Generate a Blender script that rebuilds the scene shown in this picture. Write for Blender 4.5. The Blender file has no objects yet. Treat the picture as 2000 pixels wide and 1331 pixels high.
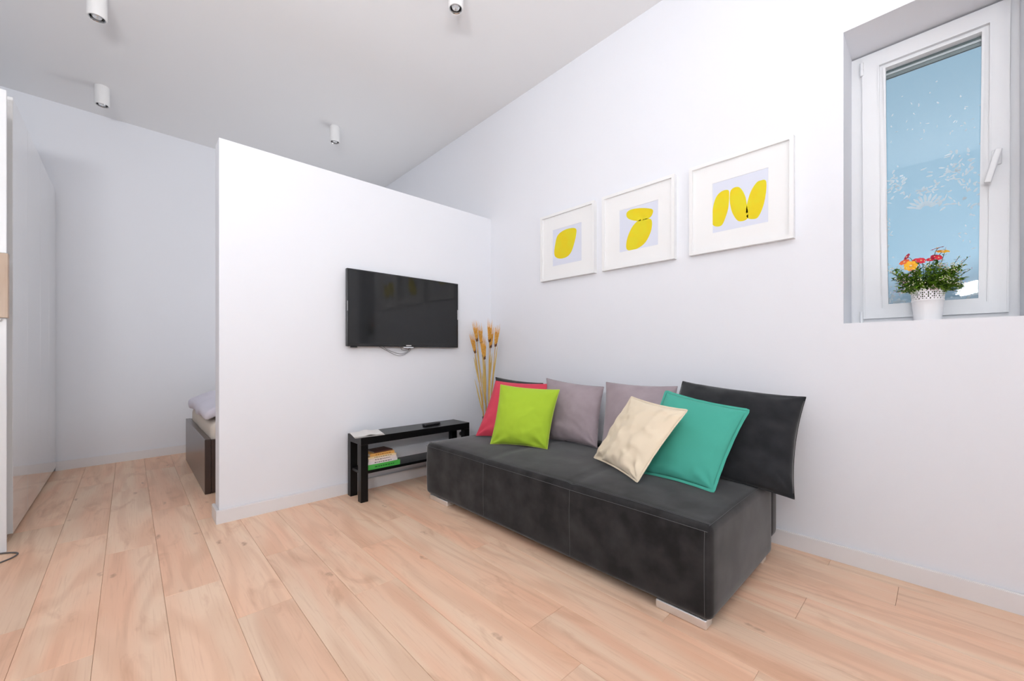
import bpy, bmesh, math, random
from mathutils import Vector, Matrix, noise

scene = bpy.context.scene
COL = scene.collection
R = math.radians

# ------------------------------------------------------------------ camera
cam_data = bpy.data.cameras.new('camera')
cam_data.sensor_width = 36.0
cam_data.lens = 790.33 / 2000.0 * 36.0
cam_data.shift_y = 27.2 / 2000.0
cam_data.clip_start = 0.02
camera = bpy.data.objects.new('camera', cam_data)
camera.location = (0, 0, 1.0)
camera.rotation_euler = (R(90), 0, -0.75819)
COL.objects.link(camera)
scene.camera = camera

# ------------------------------------------------------------------ exposure
vs = scene.view_settings
vs.view_transform = 'Standard'
vs.look = 'None'
vs.exposure = 0.07
vs.gamma = 1.0
vs.use_curve_mapping = False

# ------------------------------------------------------------------ sky
world = bpy.data.worlds.new('sky')
scene.world = world
world.use_nodes = True
wn, wl = world.node_tree.nodes, world.node_tree.links
wn.clear()
w_out = wn.new('ShaderNodeOutputWorld')
w_bg = wn.new('ShaderNodeBackground')
w_tc = wn.new('ShaderNodeTexCoord')
w_sep = wn.new('ShaderNodeSeparateXYZ')
w_ramp = wn.new('ShaderNodeValToRGB')
wl.new(w_tc.outputs['Generated'], w_sep.inputs[0])
wl.new(w_sep.outputs['Z'], w_ramp.inputs[0])
el = w_ramp.color_ramp.elements
el[0].position = 0.075; el[0].color = (0.17, 0.22, 0.26, 1)     # hazy grey horizon
el[1].position = 0.16; el[1].color = (0.38, 0.60, 0.77, 1)
e = el.new(0.115); e.color = (0.27, 0.38, 0.49, 1)
e = el.new(0.50); e.color = (0.33, 0.50, 0.64, 1)
wl.new(w_ramp.outputs[0], w_bg.inputs[0])
w_bg.inputs[1].default_value = 0.86
wl.new(w_bg.outputs[0], w_out.inputs[0])

# ------------------------------------------------------------------ lights
def area_light(name, loc, target, sx, sy, power, color=(1, 1, 1), spread=180):
    d = bpy.data.lights.new(name, 'AREA')
    d.shape = 'ELLIPSE' if 'flash' in name else 'RECTANGLE'; d.size = sx; d.size_y = sy
    d.energy = power; d.color = color; d.spread = R(spread)
    o = bpy.data.objects.new(name, d)
    o.location = loc
    o.rotation_euler = (Vector(target) - Vector(loc)).to_track_quat('-Z', 'Y').to_euler()
    COL.objects.link(o)
    return o

# added fill light standing for daylight at the added window behind the camera
area_light('added_window_fill', (0.5, -2.16, 1.95), (0.4, 3.0, 2.6), 1.6, 1.7, 15, (0.97, 0.985, 1.0))
# the photographer's flash head, left of the camera, thrown up and across the room
area_light('studio_flash', (-0.88, -0.215, 1.70), (0.92, 2.4, 4.4), 0.62, 0.21, 41, (0.985, 0.99, 1.0), 170)
# added fill light behind the camera, aimed up to brighten the ceiling
area_light('added_bounce_flash', (-0.45, -0.9, 1.6), (-0.35, 0.1, 3.25), 0.5, 0.5, 36, (0.985, 0.99, 1.0), 150)
area_light('added_bedroom_fill', (2.46, 4.25, 1.55), (0.0, 4.3, 1.9), 1.1, 1.0, 15, (0.98, 0.99, 1.0))  # added fill light for the sleeping corner, hidden behind the partition

# ------------------------------------------------------------------ helpers
def link(name, mesh, parent=None, mat=None):
    o = bpy.data.objects.new(name, mesh)
    COL.objects.link(o)
    if parent is not None: o.parent = parent
    if mat is not None:
        mesh.materials.clear(); mesh.materials.append(mat)
    return o

def obj(name, bm, mat, parent=None, smooth=None, loc=None):
    """bmesh -> one object. smooth = sharp-angle in degrees or None for flat."""
    bmesh.ops.recalc_face_normals(bm, faces=bm.faces[:])
    me = bpy.data.meshes.new(name)
    bm.to_mesh(me); bm.free()
    if smooth is not None:
        for p in me.polygons: p.use_smooth = True
        me.set_sharp_from_angle(angle=R(smooth))
    o = link(name, me, parent, mat)
    if loc is not None: o.location = loc
    return o

def thing(name, label, cat, loc=(0, 0, 0), group=None, rz=0.0):
    o = bpy.data.objects.new(name, None)
    o.empty_display_size = 0.1
    COL.objects.link(o)
    o.location = loc; o.rotation_euler = (0, 0, rz)
    return tag(o, label, cat, group)

def tag(o, label=None, cat=None, group=None, kind=None):
    if label: o['label'] = label
    if cat: o['category'] = cat
    if group: o['group'] = group
    if kind: o['kind'] = kind
    return o

def struct(o):
    o['kind'] = 'structure'; return o

def add_box(bm, lo, hi, bevel=0.0, segs=2, M=None):
    lo, hi = Vector(lo), Vector(hi)
    c, s = (lo + hi) / 2, hi - lo
    m = Matrix.Translation(c) @ Matrix.Diagonal((s.x, s.y, s.z, 1))
    if M is not None: m = M @ m
    r = bmesh.ops.create_cube(bm, size=1.0, matrix=m)
    if bevel > 0:
        es = list({e for v in r['verts'] for e in v.link_edges})
        bmesh.ops.bevel(bm, geom=es, offset=bevel, segments=segs, profile=0.5, affect='EDGES', clamp_overlap=True)

def box(name, lo, hi, mat, parent=None, bevel=0.0, segs=2, smooth=None, M=None, loc=None):
    bm = bmesh.new(); add_box(bm, lo, hi, bevel, segs, M)
    return obj(name, bm, mat, parent, smooth, loc)

def add_prism(bm, foot, z0, ztop):
    n = len(foot)
    b = [bm.verts.new((x, y, z0)) for x, y in foot]
    t = [bm.verts.new((x, y, ztop(x, y) if callable(ztop) else ztop)) for x, y in foot]
    bm.faces.new(b[::-1]); bm.faces.new(t)
    for i in range(n):
        bm.faces.new((b[i], b[(i + 1) % n], t[(i + 1) % n], t[i]))

def add_tube(bm, pts, r, sides=8, closed=False, taper=None, cap=True):
    pts = [Vector(p) for p in pts]
    n = len(pts); rings = []
    prev = None
    for i, p in enumerate(pts):
        if closed: d = pts[(i + 1) % n] - pts[i - 1]
        else: d = pts[min(i + 1, n - 1)] - pts[max(i - 1, 0)]
        if d.length < 1e-9: d = Vector((0, 0, 1))
        d.normalize()
        if prev is None:
            a = Vector((0, 0, 1)) if abs(d.z) < 0.9 else Vector((1, 0, 0))
            u = d.cross(a).normalized()
        else:
            u = (prev - d * prev.dot(d))
            if u.length < 1e-6: u = d.orthogonal()
            u.normalize()
        prev = u
        v = d.cross(u)
        rr = r[i] if isinstance(r, (list, tuple)) else r
        rings.append([bm.verts.new(p + (u * math.cos(2 * math.pi * k / sides) + v * math.sin(2 * math.pi * k / sides)) * rr) for k in range(sides)])
    m = n if closed else n - 1
    for i in range(m):
        A, B = rings[i], rings[(i + 1) % n]
        for k in range(sides):
            bm.faces.new((A[k], A[(k + 1) % sides], B[(k + 1) % sides], B[k]))
    if cap and not closed:
        bm.faces.new(rings[0][::-1]); bm.faces.new(rings[-1])

def add_lathe(bm, prof, sides=32, cx=0, cy=0):
    rings = []
    for r, z in prof:
        rings.append([bm.verts.new((cx + r * math.cos(2 * math.pi * k / sides), cy + r * math.sin(2 * math.pi * k / sides), z)) for k in range(sides)])
    for A, B in zip(rings, rings[1:]):
        for k in range(sides):
            bm.faces.new((A[k], A[(k + 1) % sides], B[(k + 1) % sides], B[k]))
    return rings

def spline(pts, n=6, closed=False):
    P = [Vector(p) for p in pts]; out = []
    N = len(P)
    for i in range(N if closed else N - 1):
        p0 = P[(i - 1) % N] if closed or i > 0 else P[0]
        p1, p2 = P[i], P[(i + 1) % N]
        p3 = P[(i + 2) % N] if closed or i + 2 < N else P[-1]
        for k in range(n):
            t = k / n
            out.append(0.5 * ((2 * p1) + (p2 - p0) * t + (2 * p0 - 5 * p1 + 4 * p2 - p3) * t * t + (3 * p1 - p0 - 3 * p2 + p3) * t ** 3))
    if not closed: out.append(P[-1])
    return out

# ------------------------------------------------------------------ materials
def srgb(r, g, b):
    f = lambda c: (c / 255) / 12.92 if c / 255 <= 0.04045 else ((c / 255 + 0.055) / 1.055) ** 2.4
    return (f(r), f(g), f(b), 1)

def mat(name, color, rough=0.5, metal=0.0, spec=0.5, coat=0.0, sheen=0.0, bump=None, mottle=None, coat_rough=0.03):
    m = bpy.data.materials.new(name); m.use_nodes = True
    N, L = m.node_tree.nodes, m.node_tree.links
    p = N['Principled BSDF']
    p.inputs['Base Color'].default_value = color
    p.inputs['Roughness'].default_value = rough
    p.inputs['Metallic'].default_value = metal
    p.inputs['Specular IOR Level'].default_value = spec
    p.inputs['Coat Weight'].default_value = coat
    p.inputs['Coat Roughness'].default_value = coat_rough
    if sheen:
        p.inputs['Sheen Weight'].default_value = sheen
        p.inputs['Sheen Roughness'].default_value = 0.4
    tc = N.new('ShaderNodeTexCoord')
    if mottle:
        scale, c2, lo, hi = mottle
        n = N.new('ShaderNodeTexNoise'); n.inputs['Scale'].default_value = scale; n.inputs['Detail'].default_value = 5
        r = N.new('ShaderNodeValToRGB')
        r.color_ramp.elements[0].position = lo; r.color_ramp.elements[0].color = color
        r.color_ramp.elements[1].position = hi; r.color_ramp.elements[1].color = c2
        L.new(tc.outputs['Object'], n.inputs['Vector']); L.new(n.outputs['Fac'], r.inputs[0])
        L.new(r.outputs[0], p.inputs['Base Color'])
    if bump:
        scale, strength, dist = bump
        n = N.new('ShaderNodeTexNoise'); n.inputs['Scale'].default_value = scale; n.inputs['Detail'].default_value = 3
        b = N.new('ShaderNodeBump'); b.inputs['Strength'].default_value = strength; b.inputs['Distance'].default_value = dist
        L.new(tc.outputs['Object'], n.inputs['Vector']); L.new(n.outputs['Fac'], b.inputs['Height'])
        L.new(b.outputs[0], p.inputs['Normal'])
    return m

M_wall = mat('wall_paint', (0.86, 0.875, 0.92, 1), 0.75, bump=(180, 0.06, 0.002))
M_ceil = mat('ceiling_paint', (0.88, 0.88, 0.89, 1), 0.85, bump=(180, 0.05, 0.002))
M_trim = mat('baseboard_paint', (0.85, 0.83, 0.835, 1), 0.35)
M_sub = mat('subfloor', srgb(165, 122, 94), 0.9)
M_gloss_white = mat('white_lacquer', (0.76, 0.76, 0.76, 1), 0.12, coat=1.0, coat_rough=0.02)
M_white_panel = mat('white_melamine', (0.84, 0.85, 0.87, 1), 0.35)
M_white_paint = mat('white_paint', (0.86, 0.86, 0.86, 1), 0.4)
M_pvc = mat('white_pvc', (0.85, 0.86, 0.88, 1), 0.3)
M_chrome = mat('chrome', (0.86, 0.87, 0.88, 1), 0.12, 1.0)
M_steel = mat('brushed_steel', (0.62, 0.62, 0.62, 1), 0.3, 1.0)
M_black_rubber = mat('black_rubber', (0.02, 0.02, 0.02, 1), 0.5)
M_cord = mat('grey_cord', srgb(95, 92, 92), 0.5)
M_dark_gap = mat('dark_shadow_gap', (0.03, 0.03, 0.03, 1), 0.8)

def wood_mat(name, c1, c2, c3, plank=True):
    m = bpy.data.materials.new(name); m.use_nodes = True
    N, L = m.node_tree.nodes, m.node_tree.links
    p = N['Principled BSDF']
    p.inputs['Roughness'].default_value = 0.42
    p.inputs['Specular IOR Level'].default_value = 0.35
    tc = N.new('ShaderNodeTexCoord'); oi = N.new('ShaderNodeObjectInfo')
    mul = N.new('ShaderNodeVectorMath'); mul.operation = 'SCALE'
    comb = N.new('ShaderNodeCombineXYZ')
    sc = N.new('ShaderNodeMath'); sc.operation = 'MULTIPLY'; sc.inputs[1].default_value = 57.3
    L.new(oi.outputs['Random'], sc.inputs[0])
    for i in range(3): L.new(sc.outputs[0], comb.inputs[i])
    add = N.new('ShaderNodeVectorMath'); add.operation = 'ADD'
    L.new(tc.outputs['Object'], add.inputs[0]); L.new(comb.outputs[0], add.inputs[1])
    def mapped(s):
        mp = N.new('ShaderNodeMapping'); mp.inputs['Scale'].default_value = s
        L.new(add.outputs[0], mp.inputs[0]); return mp.outputs[0]
    def noise_tex(vec, scale, detail, dist=0.0, rough=0.5):
        n = N.new('ShaderNodeTexNoise'); n.inputs['Scale'].default_value = scale
        n.inputs['Detail'].default_value = detail; n.inputs['Distortion'].default_value = dist
        n.inputs['Roughness'].default_value = rough
        L.new(vec, n.inputs['Vector']); return n.outputs['Fac']
    def ramp(fac, stops):
        r = N.new('ShaderNodeValToRGB'); E = r.color_ramp.elements
        E[0].position, E[0].color = stops[0]; E[1].position, E[1].color = stops[-1]
        for s in stops[1:-1]:
            q = E.new(s[0]); q.color = s[1]
        L.new(fac, r.inputs[0]); return r.outputs[0]
    def mix(fac, a, b, blend='MIX'):
        x = N.new('ShaderNodeMix'); x.data_type = 'RGBA'; x.blend_type = blend
        if isinstance(fac, float): x.inputs['Factor'].default_value = fac
        else: L.new(fac, x.inputs['Factor'])
        for s, v in (('A', a), ('B', b)):
            sock = [q for q in x.inputs if q.name == s and q.type == 'RGBA'][0]
            if isinstance(v, tuple): sock.default_value = v
            else: L.new(v, sock)
        return [q for q in x.outputs if q.type == 'RGBA'][0]
    W = (1, 1, 1, 1); K = (0, 0, 0, 1)
    # broad heartwood / sapwood bands along the board
    band = noise_tex(mapped((5.0, 0.55, 1.0)), 1.4, 2, 0.6)
    base = ramp(band, [(0.36, c1), (0.66, c2)])
    # cathedral growth rings: contour lines of a stretched noise
    f = noise_tex(mapped((5.5, 0.75, 1.0)), 1.0, 1, 0.25)
    ml = N.new('ShaderNodeMath'); ml.operation = 'MULTIPLY'; ml.inputs[1].default_value = 34.0
    L.new(f, ml.inputs[0])
    sn = N.new('ShaderNodeMath'); sn.operation = 'SINE'; L.new(ml.outputs[0], sn.inputs[0])
    rings = ramp(sn.outputs[0], [(0.0, K), (0.95, W)])
    base = mix(mixfac(N, L, rings, 0.26), base, c3)
    # fine pores
    fine = noise_tex(mapped((150.0, 5.0, 1.0)), 1.0, 3)
    base = mix(mixfac(N, L, ramp(fine, [(0.52, K), (0.75, W)]), 0.28), base, c3)
    # darker smudges and knots
    sm = noise_tex(mapped((9.0, 2.6, 1.0)), 1.0, 4, 0.9, 0.6)
    base = mix(mixfac(N, L, ramp(sm, [(0.57, K), (0.78, W)]), 0.75), base, c3)
    vo = N.new('ShaderNodeTexVoronoi'); vo.inputs['Scale'].default_value = 1.0
    wv = N.new('ShaderNodeTexNoise'); wv.inputs['Scale'].default_value = 30; L.new(add.outputs[0], wv.inputs['Vector'])
    wa = N.new('ShaderNodeVectorMath'); wa.operation = 'MULTIPLY_ADD'; wa.inputs[1].default_value = (.22, .22, 0)
    L.new(wv.outputs['Color'], wa.inputs[0]); L.new(mapped((6.0, 2.4, 0.1)), wa.inputs[2]); L.new(wa.outputs[0], vo.inputs['Vector'])
    kn = ramp(vo.outputs['Distance'], [(0.015, W), (0.085, K)])
    dark = (c3[0] * .62, c3[1] * .52, c3[2] * .45, 1)
    base = mix(mixfac(N, L, kn, 0.65), base, dark)
    # board to board tint
    hv = N.new('ShaderNodeHueSaturation')
    mr = N.new('ShaderNodeMapRange'); mr.inputs['To Min'].default_value = 0.94; mr.inputs['To Max'].default_value = 1.05
    L.new(oi.outputs['Random'], mr.inputs['Value']); L.new(mr.outputs[0], hv.inputs['Value'])
    L.new(base, hv.inputs['Color'])
    L.new(hv.outputs[0], p.inputs['Base Color'])
    b = N.new('ShaderNodeBump'); b.inputs['Strength'].default_value = 0.08; b.inputs['Distance'].default_value = 0.001
    L.new(fine, b.inputs['Height']); L.new(b.outputs[0], p.inputs['Normal'])
    return m

def mixfac(N, L, col, k):
    m = N.new('ShaderNodeMath'); m.operation = 'MULTIPLY'; m.inputs[1].default_value = k
    L.new(col, m.inputs[0]); return m.outputs[0]

M_plank = wood_mat('oak_laminate', (0.92, 0.67, 0.485, 1), (0.90, 0.55, 0.37, 1), (0.62, 0.34, 0.20, 1))
M_oak = wood_mat('oak_veneer', (0.62, 0.49, 0.38, 1), (0.55, 0.41, 0.31, 1), (0.40, 0.27, 0.18, 1))

# ------------------------------------------------------------------ the room
WX = 2.497                                     # inner face of the right wall
LX = -1.06                                     # left wall
FY = -2.2                                      # wall behind the camera
def ceil_z(x, y): return 3.285 + 0.026 * (x - 2.5) - 0.0107 * (y - 1.27)
def back_y(x): return 5.253 + 0.0886 * x

# floor with single planks
bm = bmesh.new(); add_box(bm, (LX - 0.2, FY - 0.2, -0.12), (WX + 0.45, 5.9, -0.004))
floor = struct(obj('floor', bm, M_sub))
random.seed(4)
PW, PL = 0.1915, 1.25
offs = {-7: .3, -6: .95, -5: .62, -4: 1.2, -3: 2.30, -2: 1.94, -1: 1.60, 0: 2.19, 1: 1.824, 2: 2.292, 3: 1.669, 4: .797, 5: 1.027,
        6: .392, 7: .714, 8: 1.16, 9: .375, 10: .87, 11: .12, 12: .363}
for row in range(-7, 13):
    x0 = 0.106 + row * PW; x1 = x0 + PW
    x0c, x1c = max(x0, LX), min(x1, WX)
    if x1c - x0c < 0.01: continue
    y = offs[row] - PL * math.ceil((offs[row] - FY) / PL)
    while y < 5.6:
        ya, yb = max(y, FY), y + PL
        lim = min(back_y(x0c), back_y(x1c))
        last = yb > lim
        if yb - ya > 0.02 and ya < lim - 0.01:
            cx, cy = (x0c + x1c) / 2, (ya + min(yb, lim)) / 2
            bm = bmesh.new()
            g = 0.0004
            if last:
                foot = [(x0c + g - cx, ya + g - cy), (x1c - g - cx, ya + g - cy), (x1c - g - cx, back_y(x1c) - cy), (x0c + g - cx, back_y(x0c) - cy)]
                add_prism(bm, foot, -0.004, 0.0)
                es = [e for e in bm.edges if all(v.co.z > -0.001 for v in e.verts)]
                bmesh.ops.bevel(bm, geom=es, offset=0.0009, segments=1, affect='EDGES')
            else:
                add_prism(bm, [(x0c + g - cx, ya + g - cy), (x1c - g - cx, ya + g - cy), (x1c - g - cx, yb - g - cy), (x0c + g - cx, yb - g - cy)], -0.004, 0.0)
                es = [e for e in bm.edges if all(v.co.z > -0.001 for v in e.verts)]
                bmesh.ops.bevel(bm, geom=es, offset=0.0009, segments=1, affect='EDGES')
            obj('plank', bm, M_plank, floor, loc=(cx, cy, 0))
        y += PL

# ceiling (slightly sloping)
bm = bmesh.new()
c4 = [(LX - 0.2, FY - 0.2), (WX + 0.45, FY - 0.2), (WX + 0.45, 5.9), (LX - 0.2, 5.9)]
lo = [bm.verts.new((x, y, ceil_z(x, y))) for x, y in c4]
hi = [bm.verts.new((x, y, ceil_z(x, y) + 0.15)) for x, y in c4]
bm.faces.new(lo); bm.faces.new(hi[::-1])
for i in range(4): bm.faces.new((lo[i], lo[(i + 1) % 4], hi[(i + 1) % 4], hi[i]))
ceiling = struct(obj('ceiling', bm, M_ceil))

# right wall with the window opening
OY0, OY1, OZ0, OZ1 = -0.236, 0.317, 1.149, 2.550
WO = WX + 0.45
bm = bmesh.new()
add_prism(bm, [(WX, FY - 0.2), (WO, FY - 0.2), (WO, OY0), (WX, OY0)], -0.12, ceil_z)
add_prism(bm, [(WX, OY1), (WO, OY1), (WO, 5.9), (WX, 5.9)], -0.12, ceil_z)
add_prism(bm, [(WX, OY0), (WO, OY0), (WO, OY1), (WX, OY1)], -0.12, OZ0)
add_prism(bm, [(WX, OY0), (WO, OY0), (WO, OY1), (WX, OY1)], OZ1, ceil_z)
wall_right = struct(obj('wall_right', bm, M_wall))

bm = bmesh.new()
add_prism(bm, [(LX, back_y(LX)), (WX, back_y(WX)), (WX, 5.9), (LX, 5.9)], -0.12, ceil_z)
wall_back = struct(obj('wall_back', bm, M_wall))
bm = bmesh.new()
add_prism(bm, [(LX - 0.2, FY - 0.2), (LX, FY - 0.2), (LX, 5.9), (LX - 0.2, 5.9)], -0.12, ceil_z)
wall_left = struct(obj('wall_left', bm, M_wall))
# wall behind the camera with an added wide window for the fill light
FX0, FX1, FZ0, FZ1 = -0.35, 1.35, 1.0, 2.85
bm = bmesh.new()
for a, b, z0, z1 in ((LX, FX0, -0.12, ceil_z), (FX1, WX, -0.12, ceil_z), (FX0, FX1, -0.12, FZ0), (FX0, FX1, FZ1, ceil_z)):
    add_prism(bm, [(a, FY - 0.2), (b, FY - 0.2), (b, FY), (a, FY)], z0, z1)
wall_front = struct(obj('wall_front', bm, M_wall))
w2 = struct(thing('added_window', 'added wide white window in the wall behind the camera', None, (0, 0, 0)))  # unseen window, added to hold the rear fill light
bm = bmesh.new()
for lo_, hi_ in (((FX0, FY - .15, FZ0), (FX1, FY - .08, FZ0 + .06)), ((FX0, FY - .15, FZ1 - .06), (FX1, FY - .08, FZ1)),
                 ((FX0, FY - .15, FZ0 + .06), (FX0 + .06, FY - .08, FZ1 - .06)), ((FX1 - .06, FY - .15, FZ0 + .06), (FX1, FY - .08, FZ1 - .06)),
                 (((FX0 + FX1) / 2 - .04, FY - .15, FZ0 + .06), ((FX0 + FX1) / 2 + .04, FY - .08, FZ1 - .06))):
    add_box(bm, lo_, hi_, 0.004)
obj('frame', bm, M_pvc, w2)

w3 = struct(thing('fill_light_frame', 'added white frame around the bedroom fill light, on solid wall', None, (0, 0, 0)))  # unseen frame added around the bedroom fill light; the wall has no opening
bm = bmesh.new()
for lo_, hi_ in (((2.468, 3.64, .99), (WX - .0005, 4.86, 1.05)), ((2.468, 3.64, 2.05), (WX - .0005, 4.86, 2.11)), ((2.468, 3.64, 1.05), (WX - .0005, 3.70, 2.05)), ((2.468, 4.80, 1.05), (WX - .0005, 4.86, 2.05))):
    add_box(bm, lo_, hi_, 0.004)
obj('frame', bm, M_pvc, w3)

# half-height partition carrying the television
PX0, PY0, PY1, PZ = 0.388, 2.930, 3.070, 2.285
bm = bmesh.new(); add_box(bm, (PX0, PY0, 0), (WX, PY1, PZ))
bmesh.ops.bevel(bm, geom=[e for e in bm.edges if e.calc_length() > 0.5 and (all(abs(v.co.x - PX0) < 1e-4 for v in e.verts) or all(abs(v.co.z - PZ) < 1e-4 for v in e.verts))],
                offset=0.003, segments=2, affect='EDGES')
partition = struct(obj('wall_partition', bm, M_wall))

# baseboards
BH, BT = 0.079, 0.016
def baseboard(name, foots):
    bm = bmesh.new()
    for f in foots: add_prism(bm, f, 0.0, BH)
    es = [e for e in bm.edges if all(v.co.z > BH - 1e-4 for v in e.verts)]
    bmesh.ops.bevel(bm, geom=es, offset=0.003, segments=2, affect='EDGES')
    return struct(obj(name, bm, M_trim))
baseboard('baseboard_right', [[(WX - BT, FY), (WX, FY), (WX, PY0 - BT), (WX - BT, PY0 - BT)]])
t = BT
baseboard('baseboard_partition', [[(PX0 - t, PY0 - t), (WX - t, PY0 - t), (WX - t, PY0), (PX0 - t, PY0)], [(PX0 - t, PY0), (PX0, PY0), (PX0, PY1 + t), (PX0 - t, PY1 + t)]])
xa, xb = -0.455, WX - BT
baseboard('baseboard_back', [[(xa, back_y(xa) - BT), (xb, back_y(xb) - BT), (xb, back_y(xb)), (xa, back_y(xa))]])

# ------------------------------------------------------------------ window_1
w1 = struct(thing('window_1', 'narrow white single-sash window in the right wall', None, (2.76, 0.04, OZ0)))
w1.location = (0, 0, 0)
def rect_frame(name, x0, x1, y0, y1, z0, z1, wl_, wr_, wb_, wt_, m, parent, bev=0.004):
    bm = bmesh.new()
    # mitred rails and stiles
    def rail(a):
        (o1, i1, i2, o2) = a
        vs0 = [bm.verts.new((x0, y, z)) for y, z in a]; vs1 = [bm.verts.new((x1, y, z)) for y, z in a]
        bm.faces.new(vs0); bm.faces.new(vs1[::-1])
        for i in range(4): bm.faces.new((vs0[i], vs0[(i + 1) % 4], vs1[(i + 1) % 4], vs1[i]))
    O = [(y0, z0), (y1, z0), (y1, z1), (y0, z1)]
    I = [(y0 + wr_, z0 + wb_), (y1 - wl_, z0 + wb_), (y1 - wl_, z1 - wt_), (y0 + wr_, z1 - wt_)]
    for i in range(4): rail((O[i], O[(i + 1) % 4], I[(i + 1) % 4], I[i]))
    bmesh.ops.remove_doubles(bm, verts=bm.verts[:], dist=1e-5)
    fs = [f for f in bm.faces if len(f.verts) == 4]
    es = [e for e in bm.edges if abs(e.verts[0].co.x - x0) < 1e-5 and abs(e.verts[1].co.x - x0) < 1e-5
          and (abs(e.verts[0].co.y - e.verts[1].co.y) < 1e-5 or abs(e.verts[0].co.z - e.verts[1].co.z) < 1e-5)]
    bmesh.ops.bevel(bm, geom=es, offset=bev, segments=2, affect='EDGES')
    return obj(name, bm, m, parent)
rect_frame('frame', 2.762, 2.83, OY0, OY1, OZ0, OZ1 - 0.012, 0.052, 0.034, 0.045, 0.03, M_pvc, w1)
rect_frame('sash', 2.745, 2.80, -0.205, 0.268, 1.182, 2.516, 0.060, 0.052, 0.042, 0.060, M_pvc, w1, 0.006)
rect_frame('glazing_bead', 2.757, 2.80, -0.153, 0.208, 1.224, 2.456, 0.023, 0.023, 0.018, 0.022, M_pvc, w1, 0.010)
M_spacer = mat('aluminium_spacer', srgb(120, 128, 128), 0.4, 0.6)
bm = bmesh.new(); add_box(bm, (2.786, -0.131, 2.395), (2.798, 0.186, 2.436))
obj('spacer_bar', bm, M_spacer, w1)
bm = bmesh.new(); add_box(bm, (2.783, -0.131, 2.411), (2.786, 0.186, 2.421))
obj('spacer_strip', bm, M_steel, w1)
# pane: thin clear glass
M_glass = bpy.data.materials.new('window_glass'); M_glass.use_nodes = True
N, L = M_glass.node_tree.nodes, M_glass.node_tree.links
N.clear()
o_ = N.new('ShaderNodeOutputMaterial'); tr = N.new('ShaderNodeBsdfTransparent'); gl = N.new('ShaderNodeBsdfGlossy'); mx = N.new('ShaderNodeMixShader')
fr = N.new('ShaderNodeFresnel'); fr.inputs['IOR'].default_value = 1.45
tr.inputs[0].default_value = (0.95, 0.98, 0.99, 1); gl.inputs['Roughness'].default_value = 0.02
L.new(fr.outputs[0], mx.inputs[0]); L.new(tr.outputs[0], mx.inputs[1]); L.new(gl.outputs[0], mx.inputs[2]); L.new(mx.outputs[0], o_.inputs[0])
bm = bmesh.new(); add_box(bm, (2.779, -0.131, 1.241), (2.782, 0.186, 2.436))
obj('pane', bm, M_glass, w1)
# frosted leaf print on the glass
M_frost = bpy.data.materials.new('frosted_print'); M_frost.use_nodes = True
N, L = M_frost.node_tree.nodes, M_frost.node_tree.links
N.clear()
o_ = N.new('ShaderNodeOutputMaterial'); tr = N.new('ShaderNodeBsdfTransparent'); df = N.new('ShaderNodeBsdfDiffuse'); mx = N.new('ShaderNodeMixShader')
df.inputs[0].default_value = (0.85, 0.9, 0.92, 1); mx.inputs[0].default_value = 0.5
L.new(tr.outputs[0], mx.inputs[1]); L.new(df.outputs[0], mx.inputs[2]); L.new(mx.outputs[0], o_.inputs[0])
random.seed(11)
bm = bmesh.new()
def flat_leaf(y, z, ang, ln, wd):
    if not (-0.127 < y < 0.182 and 1.247 < z < 2.39): return
    pts = []
    for k in range(8):
        a = 2 * math.pi * k / 8
        u, v = math.cos(a) * ln / 2, math.sin(a) * wd / 2 * (1 - 0.35 * math.cos(a))
        yy, zz = y + u * math.cos(ang) - v * math.sin(ang), z + u * math.sin(ang) + v * math.cos(ang)
        pts.append((min(max(yy, -0.129), 0.184), max(zz, 1.243)))
    try: bm.faces.new([bm.verts.new((2.7785, yy, zz)) for yy, zz in pts])
    except ValueError: pass
for k in range(9):                                  # the large fan
    a = R(20 + k * 17)
    for s in (0.030, 0.055):
        flat_leaf(0.045 + s * math.cos(a), 1.70 + s * math.sin(a), a, 0.034, 0.011)
def spray(cy, cz, ry, rz, n, s=1.0):
    for _ in range(n):
        flat_leaf(random.gauss(cy, ry), random.gauss(cz, rz), random.uniform(0, 6.28), random.uniform(.010, .026) * s, random.uniform(.005, .010) * s)
spray(0.05, 1.785, 0.028, 0.02, 26); spray(0.15, 1.86, 0.018, 0.035, 34); spray(-0.05, 1.86, 0.045, 0.035, 60)
spray(-0.10, 1.74, 0.02, 0.05, 24); spray(-0.03, 1.72, 0.03, 0.02, 16); spray(0.178, 1.55, 0.005, 0.10, 16, 0.8)
spray(0.15, 1.27, 0.022, 0.022, 22, 1.2); spray(0.11, 1.25, 0.02, 0.012, 10, 1.2); spray(0.06, 2.12, 0.08, 0.08, 26, 0.6); spray(-0.08, 2.0, 0.04, 0.1, 14, 0.6)
spray(-0.10, 1.27, 0.018, 0.02, 10, 1.1); spray(-0.09, 1.55, 0.03, 0.05, 8, 0.7); spray(0.17, 1.4, .01, .05, 10, .8)
fp = obj('leaf_print', bm, M_frost, w1); fp['kind'] = 'stuff'
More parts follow.
